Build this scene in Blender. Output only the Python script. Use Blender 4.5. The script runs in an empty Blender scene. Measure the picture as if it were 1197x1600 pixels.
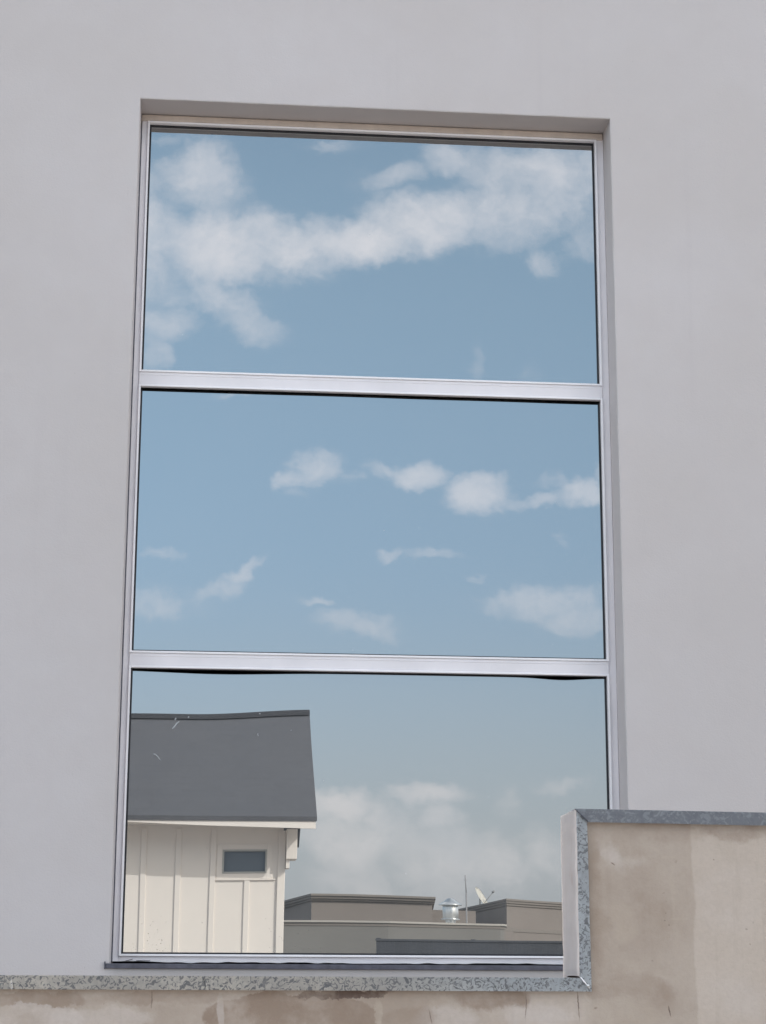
import bpy, bmesh, math, random
from mathutils import Vector, Matrix, noise as mnoise
random.seed(7)
C = bpy.context.scene.collection
R = math.radians

# ------------------------------------------------------------------ camera
cam = bpy.data.cameras.new('camera')
camo = bpy.data.objects.new('camera', cam); C.objects.link(camo)
cam.sensor_fit = 'VERTICAL'; cam.sensor_height = 24.0; cam.sensor_width = 24.0
cam.lens = 45.785
cam.clip_start = 0.05; cam.clip_end = 3000
rx = Vector((0.99586008, -0.09082797, 0.00360294))
uy = Vector((-0.02526711, -0.23852498, 0.97080761))
fz = Vector((0.0873171, 0.96687958, 0.23983246))
m = Matrix((rx, uy, -fz)).transposed().to_4x4()
m.translation = Vector((0.2849, -7.2851, 1.6))
camo.matrix_world = m
bpy.context.scene.camera = camo

# ------------------------------------------------------------------ sky
SUN_EL, SUN_AZ = 34.0, 48.5      # azimuth measured from +Y towards +X
world = bpy.data.worlds.new('World'); bpy.context.scene.world = world
world.use_nodes = True
wt = world.node_tree; wt.nodes.clear()
class NT:
    def __init__(s, t): s.t = t
    def n(s, typ, **kw):
        nd = s.t.nodes.new(typ)
        for k, v in kw.items():
            if k.startswith('_'):
                pass
            else:
                setattr(nd, k, v)
        return nd
    def link(s, a, b): s.t.links.new(a, b)
    def put(s, sock, v):
        if hasattr(v, 'is_output'): s.link(v, sock)
        else: sock.default_value = v
    def math(s, op, a, b=0.0, c=None, clamp=False):
        nd = s.n('ShaderNodeMath', operation=op, use_clamp=clamp)
        s.put(nd.inputs[0], a); s.put(nd.inputs[1], b)
        if c is not None: s.put(nd.inputs[2], c)
        return nd.outputs[0]
    def smooth(s, v, lo, hi, a=0.0, b=1.0, kind='SMOOTHSTEP'):
        nd = s.n('ShaderNodeMapRange', interpolation_type=kind)
        s.put(nd.inputs[0], v); nd.inputs[1].default_value = lo; nd.inputs[2].default_value = hi
        nd.inputs[3].default_value = a; nd.inputs[4].default_value = b
        return nd.outputs[0]
    def mix(s, f, a, b, blend='MIX'):
        nd = s.n('ShaderNodeMix', data_type='RGBA', blend_type=blend)
        s.put(nd.inputs[0], f)
        for sock, v in ((nd.inputs[6], a), (nd.inputs[7], b)):
            if hasattr(v, 'is_output'): s.link(v, sock)
            else: sock.default_value = (*v, 1) if len(v) == 3 else v
        return nd.outputs[2]
    def noise(s, vec, scale, detail=4.0, rough=0.55, dist=0.0, out=0):
        nd = s.n('ShaderNodeTexNoise')
        if vec is not None: s.link(vec, nd.inputs['Vector'])
        nd.inputs['Scale'].default_value = scale; nd.inputs['Detail'].default_value = detail
        nd.inputs['Roughness'].default_value = rough; nd.inputs['Distortion'].default_value = dist
        return nd.outputs[out]
    def mapping(s, vec, loc=(0,0,0), rot=(0,0,0), sc=(1,1,1), typ='POINT'):
        nd = s.n('ShaderNodeMapping', vector_type=typ)
        s.link(vec, nd.inputs['Vector'])
        nd.inputs['Location'].default_value = loc; nd.inputs['Rotation'].default_value = rot
        nd.inputs['Scale'].default_value = sc
        return nd.outputs[0]
    def vmath(s, op, a, b=None, sc=None):
        nd = s.n('ShaderNodeVectorMath', operation=op)
        s.put(nd.inputs[0], a)
        if b is not None: s.put(nd.inputs[1], b)
        if sc is not None: nd.inputs['Scale'].default_value = sc
        return nd.outputs[0]
W_ = NT(wt)
sky = W_.n('ShaderNodeTexSky', sky_type='NISHITA')
sky.sun_disc = False; sky.sun_elevation = R(SUN_EL); sky.sun_rotation = R(SUN_AZ)
sky.air_density = 1.0; sky.dust_density = 1.6; sky.ozone_density = 1.2
tc = W_.n('ShaderNodeTexCoord')
D = tc.outputs['Generated']
sep = W_.n('ShaderNodeSeparateXYZ'); W_.link(D, sep.inputs[0])
dx, dy, dzz = sep.outputs
back = W_.math('MAXIMUM', W_.math('MULTIPLY', dy, -1.0), 0.12)
u = W_.math('DIVIDE', dx, back); w = W_.math('DIVIDE', dzz, back)
comb = W_.n('ShaderNodeCombineXYZ'); W_.link(u, comb.inputs[0]); W_.link(w, comb.inputs[1])
P0 = comb.outputs[0]
# curl the outlines with two sizes of turbulence
n1 = W_.noise(P0, 24.0, 9.0, 0.68, out=1)
n1 = W_.vmath('SCALE', W_.vmath('SUBTRACT', n1, (0.5,0.5,0.5)), sc=0.031)
P = W_.vmath('ADD', P0, n1)
# cumulus patches of this sky: tangent-plane x, y, half widths, tilt, density
CL = [
    (-0.0047, 0.4259, 0.0262, 0.0264, 0, 0.62), (-0.0228, 0.3898, 0.0328, 0.026, 0, 0.7), (0.1474, 0.4496, 0.0288, 0.0154, 0, 0.55), (0.1902, 0.4265, 0.0289, 0.0192, 0, 0.6),
    (0.0902, 0.4186, 0.0284, 0.0151, 25, 0.4), (0.003, 0.3945, 0.0522, 0.0261, 0, 1.15), (0.0343, 0.392, 0.0384, 0.0205, -8, 1.0), (-0.0352, 0.3985, 0.0242, 0.0354, 0, 0.85),
    (-0.0121, 0.4399, 0.028, 0.0235, 0, 0.72), (-0.0, 0.4488, 0.0123, 0.0114, 0, 0.25), (-0.0309, 0.3729, 0.0206, 0.0221, 0, 0.6), (-0.0325, 0.4247, 0.0208, 0.0226, 0, 0.4),
    (0.0762, 0.4, 0.0494, 0.0173, 8, 1.0), (0.1186, 0.4141, 0.0535, 0.0208, 8, 1.0), (0.1578, 0.4195, 0.0431, 0.0267, 0, 0.85), (0.1761, 0.4431, 0.0544, 0.029, 5, 0.72),
    (0.2033, 0.4501, 0.0328, 0.0272, 0, 0.7), (0.1276, 0.4506, 0.0216, 0.0162, 0, 0.6), (0.0955, 0.4385, 0.0303, 0.0107, 18, 0.42), (-0.0032, 0.3648, 0.0345, 0.0176, -25, 0.62),
    (0.0195, 0.3492, 0.0259, 0.0102, -18, 0.55), (-0.0262, 0.3505, 0.0188, 0.0124, 0, 0.6), (-0.0331, 0.3329, 0.0102, 0.018, 0, 0.42), (0.1789, 0.3928, 0.0129, 0.0128, 0, 0.5),
    (0.1988, 0.406, 0.0216, 0.019, 0, 0.42), (0.0634, 0.4546, 0.0249, 0.0057, 0, 0.4), (-0.0335, 0.4568, 0.021, 0.0053, 0, 0.35), (0.1708, 0.3282, 0.0077, 0.0124, 0, 0.38),
    (0.1428, 0.3316, 0.0063, 0.0183, 0, 0.28), (0.0549, 0.2716, 0.0177, 0.012, 15, 0.95), (0.0404, 0.2642, 0.0136, 0.0063, 20, 0.6), (0.072, 0.2679, 0.0123, 0.0049, 0, 0.42),
    (0.089, 0.2719, 0.0123, 0.0057, 0, 0.5), (0.1096, 0.27, 0.0179, 0.0096, -5, 0.85), (0.1216, 0.2682, 0.0069, 0.0071, 0, 0.4), (0.1429, 0.2578, 0.0207, 0.012, 0, 1.05),
    (0.1621, 0.2534, 0.0117, 0.0056, 0, 0.6), (0.1749, 0.2552, 0.0125, 0.0056, 5, 0.65), (0.1958, 0.2607, 0.0209, 0.0092, 10, 0.85), (0.1809, 0.2652, 0.0139, 0.005, 5, 0.45),
    (0.2075, 0.2731, 0.0049, 0.0122, 0, 0.5), (-0.0263, 0.2217, 0.0166, 0.0044, 0, 0.42), (0.0155, 0.2144, 0.0167, 0.0051, 25, 0.6), (0.0024, 0.2029, 0.0206, 0.0082, 25, 0.65),
    (-0.0215, 0.1953, 0.033, 0.0115, 0, 0.5), (0.0548, 0.1996, 0.0134, 0.0031, -5, 0.5), (0.0793, 0.1879, 0.0336, 0.0088, -5, 0.5), (0.1792, 0.2023, 0.0412, 0.011, 4, 0.52),
    (0.1944, 0.1934, 0.0309, 0.0117, 0, 0.45), (0.097, 0.2267, 0.0095, 0.0045, 15, 0.45), (0.114, 0.2257, 0.0273, 0.0049, -5, 0.3), (0.1894, 0.2359, 0.0076, 0.0035, 0, 0.35),
    (0.0134, 0.3101, 0.0205, 0.0036, 0, 0.42), (0.0432, 0.2573, 0.0102, 0.0042, 0, 0.3), (0.1377, 0.2128, 0.0102, 0.0028, 0, 0.3), (0.1842, 0.1062, 0.0235, 0.0053, 2, 0.5),
    (0.154, 0.0934, 0.0086, 0.0131, 0, 0.4), (0.0701, 0.0946, 0.0262, 0.0117, -8, 1.0), (0.0881, 0.0874, 0.0148, 0.011, -30, 0.9), (0.1144, 0.0981, 0.0281, 0.0078, -6, 1.1),
    (0.0784, 0.077, 0.0425, 0.0226, 0, 0.8), (0.1307, 0.0662, 0.066, 0.0242, 0, 0.7), (0.1209, 0.0855, 0.0198, 0.0084, 0, 0.8), (0.1078, 0.0909, 0.0079, 0.0085, 0, 0.4),
    (0.1769, 0.0715, 0.0399, 0.0195, 0, 0.55), (0.1078, 0.0548, 0.1086, 0.0224, 0, 0.45)]
CL = [CL[i:i+6] for i in range(0, len(CL), 6)] if not isinstance(CL[0], tuple) else CL
acc = None
for cx, cz, rxx, rzz, rot, st in CL:
    mp = W_.mapping(P, (cx, cz, 0), (0, 0, R(rot)), (rxx*1.36, rzz*1.36, 1.0), 'TEXTURE')
    g = W_.n('ShaderNodeTexGradient', gradient_type='SPHERICAL'); W_.link(mp, g.inputs[0])
    s1 = W_.smooth(g.outputs[1], 0.0, 0.90, 0.0, st*1.06)
    # soft union keeps overlapping patches from piling up
    acc = s1 if acc is None else W_.math('SMOOTH_MAX', acc, s1, 0.12)
f1 = W_.noise(P, 28.0, 11.0, 0.66, 0.1)
f2 = W_.noise(P0, 11.0, 3.0, 0.5)
er = W_.math('ADD', W_.math('MULTIPLY', W_.math('SUBTRACT', f1, 0.5), 1.5), W_.math('MULTIPLY', W_.math('SUBTRACT', f2, 0.5), 0.7))
gate = W_.smooth(acc, 0.0, 0.35)
core = W_.smooth(W_.math('ADD', acc, W_.math('MULTIPLY', er, gate)), 0.22, 1.50, 0.0, 1.0, 'LINEAR')
veil = W_.math('MULTIPLY', W_.smooth(acc, 0.0, 1.1), W_.smooth(f1, 0.25, 0.72, 0.08, 0.62))
front = W_.math('ADD', W_.math('MULTIPLY', core, W_.math('SUBTRACT', 1.0, veil)), veil)
# everything outside that part of the sky: loose broken cloud
gn = W_.noise(D, 3.2, 7.0, 0.58, 0.2)
gen = W_.smooth(gn, 0.44, 0.62, 0.0, 0.9)
inside = W_.math('MULTIPLY', W_.smooth(W_.math('ABSOLUTE', W_.math('SUBTRACT', u, 0.085)), 0.17, 0.32, 1.0, 0.0),
                 W_.math('MULTIPLY', W_.smooth(w, 0.50, 0.62, 1.0, 0.0), W_.smooth(dy, -0.5, -0.3, 1.0, 0.0)))
cov = W_.math('ADD', W_.math('MULTIPLY', front, inside), W_.math('MULTIPLY', gen, W_.math('SUBTRACT', 1.0, inside)))
# haze bank low over the horizon
hz = W_.smooth(dzz, 0.02, 0.23, 0.85, 0.0)
SKYGAIN = 1.0
base = W_.mix(1.0, sky.outputs[0], W_.mix(W_.smooth(dzz, 0.10, 0.42), (0.675, 0.650, 0.645), (1.07, 1.01, 0.835)), 'MULTIPLY')
CLOUD = (4.85, 4.65, 4.75); HAZE = (2.36, 2.46, 2.66)
shade = W_.noise(P0, 18.0, 5.0, 0.55)
ccol = W_.mix(W_.smooth(dzz, 0.10, 0.24), (4.45, 4.15, 4.08), CLOUD)
ccol = W_.mix(W_.smooth(shade, 0.35, 0.7, 0.0, 0.7), ccol, W_.mix(1.0, ccol, (0.80, 0.85, 0.90), 'MULTIPLY'))
ccol = W_.mix(inside, (9.2, 8.9, 8.7), ccol)  # unseen clouds made brighter than the seen ones to fill the shade
c1 = W_.mix(hz, base, HAZE)
c2 = W_.mix(W_.math('MULTIPLY', cov, W_.smooth(dzz, 0.30, 0.36, 0.78, 0.90)), c1, ccol)
bg = W_.n('ShaderNodeBackground'); W_.link(c2, bg.inputs[0]); bg.inputs[1].default_value = 0.15
wo = W_.n('ShaderNodeOutputWorld'); W_.link(bg.outputs[0], wo.inputs[0])

# ------------------------------------------------------------------ sun and exposure
sl = bpy.data.lights.new('sun', 'SUN'); sl.energy = 1.7; sl.angle = R(0.53); sl.color = (1.0, 0.95, 0.88)
so = bpy.data.objects.new('sun', sl); C.objects.link(so)
sd = Vector((math.sin(R(SUN_AZ))*math.cos(R(SUN_EL)), math.cos(R(SUN_AZ))*math.cos(R(SUN_EL)), math.sin(R(SUN_EL))))
so.rotation_euler = sd.to_track_quat('Z', 'Y').to_euler()
sc = bpy.context.scene
sc.view_settings.view_transform = 'Standard'; sc.view_settings.look = 'None'
sc.view_settings.exposure = 1.22; sc.view_settings.gamma = 1.0
sc.render.engine = 'CYCLES'
sc.cycles.max_bounces = 8; sc.cycles.diffuse_bounces = 4

# ------------------------------------------------------------------ materials
def mat(name):
    mm = bpy.data.materials.new(name); mm.use_nodes = True
    t = NT(mm.node_tree); b = mm.node_tree.nodes['Principled BSDF']
    tcn = t.n('ShaderNodeTexCoord')
    return mm, t, b, tcn.outputs['Object']
def bump(t, b, h, strength, dist):
    nd = t.n('ShaderNodeBump'); nd.inputs['Strength'].default_value = strength
    nd.inputs['Distance'].default_value = dist; t.link(h, nd.inputs['Height'])
    t.link(nd.outputs[0], b.inputs['Normal'])
def simple(name, col, rough=0.6, metal=0.0, var=0.08, scale=6.0, bmp=0.0, bscale=80.0):
    mm, t, b, o = mat(name)
    n = t.noise(o, scale, 5.0, 0.6)
    lo = tuple(c*(1-var) for c in col); hi = tuple(min(1, c*(1+var)) for c in col)
    t.link(t.mix(t.smooth(n, 0.3, 0.7, kind='LINEAR'), lo, hi), b.inputs['Base Color'])
    b.inputs['Roughness'].default_value = rough; b.inputs['Metallic'].default_value = metal
    if bmp: bump(t, b, t.noise(o, bscale, 3.0), bmp, 0.002)
    return mm

def m_plaster():
    mm, t, b, o = mat('painted_plaster')
    big = t.noise(o, 0.9, 4.0, 0.6); mid = t.noise(o, 7.0, 6.0, 0.65)
    base = t.mix(t.smooth(big, 0.3, 0.7), (0.552, 0.516, 0.506), (0.587, 0.555, 0.556))
    base = t.mix(t.smooth(mid, 0.3, 0.75, 0.0, 0.25), base, (0.535, 0.490, 0.485))
    # faint rain marks running down
    st = t.noise(t.mapping(o, sc=(9.0, 1.0, 0.35)), 1.0, 4.0, 0.6)
    base = t.mix(t.smooth(st, 0.55, 0.8, 0.0, 0.22), base, (0.50, 0.465, 0.47))
    # tiny specks
    vo = t.n('ShaderNodeTexVoronoi'); t.link(o, vo.inputs['Vector']); vo.inputs['Scale'].default_value = 9.0
    sp = t.math('LESS_THAN', vo.outputs['Distance'], 0.018)
    base = t.mix(t.math('MULTIPLY', sp, 0.35), base, (0.35, 0.33, 0.31))
    # sill shade and wall dirt mixed into the colour of the strip below
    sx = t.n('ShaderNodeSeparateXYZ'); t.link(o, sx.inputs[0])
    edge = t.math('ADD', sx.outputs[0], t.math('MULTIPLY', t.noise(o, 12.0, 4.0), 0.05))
    sill_shade = t.math('MULTIPLY', t.math('MULTIPLY', t.smooth(sx.outputs[2], 1.62, 1.70), t.smooth(sx.outputs[2], 1.70, 1.71, 1.0, 0.0)),
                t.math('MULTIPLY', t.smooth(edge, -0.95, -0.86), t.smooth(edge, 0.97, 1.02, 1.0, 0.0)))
    base = t.mix(t.math('MULTIPLY', sill_shade, 0.65), base, (0.27, 0.265, 0.265))
    t.link(base, b.inputs['Base Color']); b.inputs['Roughness'].default_value = 0.85
    h = t.math('ADD', t.noise(o, 190.0, 3.0, 0.6), t.math('MULTIPLY', t.noise(o, 14.0, 4.0), 1.6))
    bump(t, b, h, 0.35, 0.0022)
    return mm
def m_render():
    mm, t, b, o = mat('stained_cement_render')
    wp = t.vmath('SCALE', t.vmath('SUBTRACT', t.noise(o, 26.0, 7.0, 0.68, out=1), (0.5,0.5,0.5)), sc=0.034)
    ow = t.vmath('ADD', o, wp)
    o2 = t.vmath('ADD', o, t.vmath('SCALE', wp, sc=0.22))
    sx = t.n('ShaderNodeSeparateXYZ'); t.link(o, sx.inputs[0])
    wob = t.math('ADD', sx.outputs[0], t.math('MULTIPLY', t.noise(o, 30.0, 5.0, 0.6), 0.012))
    a = t.noise(ow, 10.0, 6.0, 0.6)
    col = t.mix(t.smooth(a, 0.34, 0.64), (0.402, 0.342, 0.293), (0.523, 0.468, 0.425))
    # float-pass joint: damper render left of it, paler right of it
    right = t.smooth(wob, 0.143, 0.147)
    col = t.mix(t.math('MULTIPLY', right, 0.62), col, (0.558, 0.503, 0.458))
    mid = t.math('MULTIPLY', t.smooth(wob, 0.004, 0.020), t.math('SUBTRACT', 1.0, right))
    col = t.mix(t.math('MULTIPLY', mid, 0.34), col, (0.374, 0.318, 0.269))
    ft = t.smooth(t.noise(t.mapping(o, loc=(4,0,9)), 16.0, 6.0, 0.65), 0.38, 0.62, 0.45, 1.35)
    # x, z, half widths, tilt, strength, sharpness, colour index
    ST = [
    (-0.6479, 1.5928, 0.0546, 0.00936, 0, 0.6, 0.2, 0), (-0.658, 1.571, 0.0585, 0.0156, 0, 0.6, 0.15, 1), (-0.5654, 1.5727, 0.0546, 0.01248, 0, 0.4, 0.3, 1),
    (-0.4989, 1.5947, 0.0936, 0.0078, 0, 0.4, 0.4, 0), (-0.3515, 1.5732, 0.09204, 0.02652, 0, 0.75, 0.06, 0), (-0.2873, 1.6006, 0.0585, 0.00546, 0, 0.9, 0.2, 2),
    (-0.249, 1.5772, 0.00546, 0.0156, 0, 0.6, 0.3, 3), (-0.4346, 1.5803, 0.0039, 0.0234, 5, 0.5, 0.3, 1), (-0.1108, 1.5975, 0.0429, 0.0156, 0, 0.65, 0.3, 0),
    (-0.1649, 1.57, 0.039, 0.01716, 0, 0.5, 0.4, 1), (-0.0531, 1.574, 0.0468, 0.02028, 0, 0.55, 0.4, 1), (-0.2108, 1.5736, 0.0351, 0.01404, 0, 0.4, 0.4, 0),
    (0.0157, 1.7021, 0.01248, 0.1248, 0, 0.55, 0.9, 0), (0.0371, 1.7675, 0.01092, 0.0312, 35, 0.42, 0.7, 1), (0.0607, 1.76, 0.0312, 0.01092, -12, 0.35, 0.8, 1),
    (0.0789, 1.7025, 0.0624, 0.0702, 0, 0.42, 0.9, 0), (0.0915, 1.5967, 0.0468, 0.0234, 0, 0.35, 0.8, 0), (0.1136, 1.7955, 0.0702, 0.01404, 0, 0.4, 0.5, 0),
    (0.1138, 1.7258, 0.00312, 0.0429, 0, 0.4, 0.5, 3), (0.1102, 1.7651, 0.01014, 0.00195, 0, 0.8, 0.4, 3), (0.1197, 1.6906, 0.01092, 0.00195, 0, 0.6, 0.4, 3),
    (0.0508, 1.6871, 0.01716, 0.02496, 20, 0.4, 0.4, 3), (0.0684, 1.6116, 0.0468, 0.0156, -10, 0.4, 0.4, 0), (0.0252, 1.604, 0.0234, 0.01248, 0, 0.5, 0.4, 0),
    (0.0518, 1.578, 0.0468, 0.01872, 0, 0.45, 0.4, 3), (0.1828, 1.7187, 0.0468, 0.0468, 0, 0.35, 0.5, 1), (0.194, 1.7963, 0.0468, 0.01092, 0, 0.45, 0.5, 0),
    (0.1859, 1.5971, 0.0546, 0.0312, 0, 0.3, 0.5, 1), (-0.0063, 1.5875, 0.00094, 0.02028, 4, 0.75, 0.6, 2), (-0.0707, 1.5873, 0.0007, 0.02028, 0, 0.55, 0.6, 2),
    (-0.1856, 1.5736, 0.00086, 0.01092, 10, 0.5, 0.6, 2), (-0.5153, 1.5932, 0.00094, 0.01092, 0, 0.5, 0.3, 2), (0.1051, 1.5818, 0.00078, 0.00702, 10, 0.7, 0.5, 2),
    (0.0399, 1.7559, 0.0039, 0.00086, -40, 0.6, 0.6, 2), (0.0146, 1.5846, 0.00234, 0.0014, 20, 0.6, 0.6, 2)]
    cols = [(0.305, 0.240, 0.195), (0.598, 0.556, 0.537), (0.14, 0.10, 0.085), (0.50, 0.44, 0.38)]
    for cx, cz, ra, rb, rot, st, sh, ci in ST:
        mp = t.mapping(o2 if min(ra, rb) < 0.004 else ow, (cx, 0, cz), (0, R(-rot), 0), (ra*1.2, 10.0, rb*1.2), 'TEXTURE')
        g = t.n('ShaderNodeTexGradient', gradient_type='SPHERICAL'); t.link(mp, g.inputs[0])
        k = t.smooth(g.outputs[1], 0.04, 0.04+sh, 0.0, st)
        col = t.mix(t.math('MULTIPLY', k, ft, clamp=True), col, cols[ci])
    st = t.noise(t.mapping(o, sc=(75.0, 1.0, 5.0)), 1.0, 5.0, 0.6)
    col = t.mix(t.smooth(st, 0.55, 0.68, 0.0, 0.08), col, (0.28, 0.225, 0.185))
    # pits and scuffs
    vo = t.n('ShaderNodeTexVoronoi'); t.link(t.vmath('ADD', o, t.vmath('SCALE', t.noise(o, 150.0, 3.0, out=1), sc=0.008)), vo.inputs['Vector']); vo.inputs['Scale'].default_value = 75.0
    pit = t.math('MULTIPLY', t.math('LESS_THAN', vo.outputs['Distance'], 0.11), t.smooth(t.noise(o, 14.0, 3.0), 0.58, 0.64, 0.0, 0.6))
    col = t.mix(pit, col, (0.20, 0.165, 0.145))
    fine = t.noise(o, 170.0, 6.0, 0.7)
    col = t.mix(1.0, col, (0.91, 0.880, 0.845), 'MULTIPLY')
    col = t.mix(t.smooth(fine, 0.3, 0.75, 0.0, 0.16), col, (0.28, 0.235, 0.20))
    t.link(col, b.inputs['Base Color']); b.inputs['Roughness'].default_value = 0.9
    h = t.math('ADD', t.noise(o, 340.0, 4.0, 0.65), t.math('MULTIPLY', t.noise(o, 24.0, 4.0), 3.0))
    bump(t, b, h, 0.5, 0.0010)
    return mm
def m_return():
    mm, t, b, o = mat('whitewashed_return')
    col = t.mix(t.smooth(t.noise(o, 34.0, 5.0, 0.6), 0.35, 0.7), (0.91, 0.85, 0.825), (0.88, 0.82, 0.79))
    st = t.noise(t.mapping(o, sc=(24.0, 24.0, 9.0)), 1.0, 4.0, 0.6)
    col = t.mix(t.smooth(st, 0.62, 0.74, 0.0, 0.45), col, (0.66, 0.50, 0.43))
    t.link(col, b.inputs['Base Color']); b.inputs['Roughness'].default_value = 0.8
    bump(t, b, t.noise(o, 160.0, 4.0), 0.5, 0.0007)
    return mm
def m_galv(name, warm, dirt):
    mm, t, b, o = mat(name)
    ow = t.vmath('ADD', o, t.vmath('SCALE', t.vmath('SUBTRACT', t.noise(o, 120.0, 3.0, 0.5, out=1), (0.5,0.5,0.5)), sc=0.008))
    vo = t.n('ShaderNodeTexVoronoi'); t.link(ow, vo.inputs['Vector']); vo.inputs['Scale'].default_value = 260.0
    cs = t.n('ShaderNodeSeparateColor'); t.link(vo.outputs['Color'], cs.inputs[0])
    worm = t.noise(ow, 120.0 if warm else 80.0, 1.0, 0.4, 2.6)
    if warm: k = t.math('ADD', t.math('MULTIPLY', cs.outputs[0], 0.25), t.math('MULTIPLY', t.smooth(worm, 0.40, 0.48), 0.80))
    else: k = t.math('ADD', t.math('MULTIPLY', cs.outputs[0], 0.35), t.math('MULTIPLY', t.smooth(worm, 0.50, 0.66), 0.75))
    patch = t.noise(o, 9.0, 3.0, 0.5)
    if warm: dk, lt = (0.225, 0.232, 0.25), (0.76, 0.73, 0.675)
    else: dk, lt = (0.270, 0.290, 0.330), (0.56, 0.60, 0.65)
    k = t.math('MULTIPLY', k, t.smooth(patch, 0.3, 0.7, dirt, dirt*0.7), clamp=True)
    if warm:
        sx = t.n('ShaderNodeSeparateXYZ'); t.link(o, sx.inputs[0])
        lt = t.mix(t.smooth(sx.outputs[0], -0.32, -0.04), lt, (0.66, 0.71, 0.75))
    col = t.mix(k, dk, lt)
    t.link(col, b.inputs['Base Color'])
    b.inputs['Metallic'].default_value = 0.2
    b.inputs['Roughness'].default_value = 0.5
    bump(t, b, t.noise(o, 60.0, 3.0), 0.25, 0.001)
    return mm
def m_glass(name, dust):
    mm, t, b, o = mat(name)
    nt = mm.node_tree
    b.inputs['Base Color'].default_value = (0.436, 0.449, 0.454, 1)
    b.inputs['Metallic'].default_value = 1.0; b.inputs['Roughness'].default_value = 0.0
    df = t.n('ShaderNodeBsdfDiffuse'); df.inputs[0].default_value = (0.55, 0.58, 0.60, 1)
    mx = t.n('ShaderNodeMixShader')
    n = t.math('MULTIPLY', t.noise(o, 1.7, 5.0, 0.6), 0.05)
    spz = t.n('ShaderNodeSeparateXYZ'); t.link(o, spz.inputs[0])
    # rain-splashed dust collects along the bottom of the pane
    lowz = t.smooth(spz.outputs[2], 0.0, 0.9, dust, dust*0.35)
    vo = t.n('ShaderNodeTexVoronoi'); t.link(t.vmath('ADD', o, t.vmath('SCALE', t.noise(o, 60.0, 2.0, out=1), sc=0.02)), vo.inputs['Vector']); vo.inputs['Scale'].default_value = 30.0
    dots = t.math('MULTIPLY', t.math('LESS_THAN', vo.outputs['Distance'], 0.055), t.smooth(t.noise(o, 5.0, 2.0), 0.60, 0.66, 0.0, 0.35))
    fac = t.math('ADD', t.math('ADD', n, lowz), dots, clamp=True)
    nt.links.new(fac, mx.inputs[0]); nt.links.new(b.outputs[0], mx.inputs[1]); nt.links.new(df.outputs[0], mx.inputs[2])
    out = [q for q in nt.nodes if q.type == 'OUTPUT_MATERIAL'][0]
    nt.links.new(mx.outputs[0], out.inputs[0])
    return mm
def m_shingle():
    mm, t, b, o = mat('asphalt_shingles')
    br = t.n('ShaderNodeTexBrick'); 
    t.link(t.mapping(o, rot=(0,0,0)), br.inputs['Vector'])
    uvn = t.n('ShaderNodeUVMap'); t.link(uvn.outputs[0], br.inputs['Vector'])
    br.inputs['Scale'].default_value = 1.0; br.inputs['Brick Width'].default_value = 0.30; br.inputs['Row Height'].default_value = 0.14
    br.inputs['Mortar Size'].default_value = 0.006; br.inputs['Color1'].default_value = (0.076, 0.081, 0.095, 1)
    br.inputs['Color2'].default_value = (0.088, 0.092, 0.106, 1); br.inputs['Mortar'].default_value = (0.068, 0.072, 0.084, 1)
    col = t.mix(t.smooth(t.noise(o, 2.0, 5.0), 0.3, 0.7, 0.0, 0.5), br.outputs[0], (0.088, 0.090, 0.100))
    col = t.mix(t.smooth(t.noise(o, 90.0, 3.0), 0.3, 0.7, 0.0, 0.35), col, (0.125, 0.130, 0.145))
    col = t.mix(t.smooth(t.noise(t.mapping(o, sc=(1.0, 2.5, 2.5)), 9.0, 6.0, 0.7), 0.35, 0.65, 0.0, 0.5), col, (0.105, 0.112, 0.130))
    t.link(col, b.inputs['Base Color']); b.inputs['Roughness'].default_value = 0.9
    return mm

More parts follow.
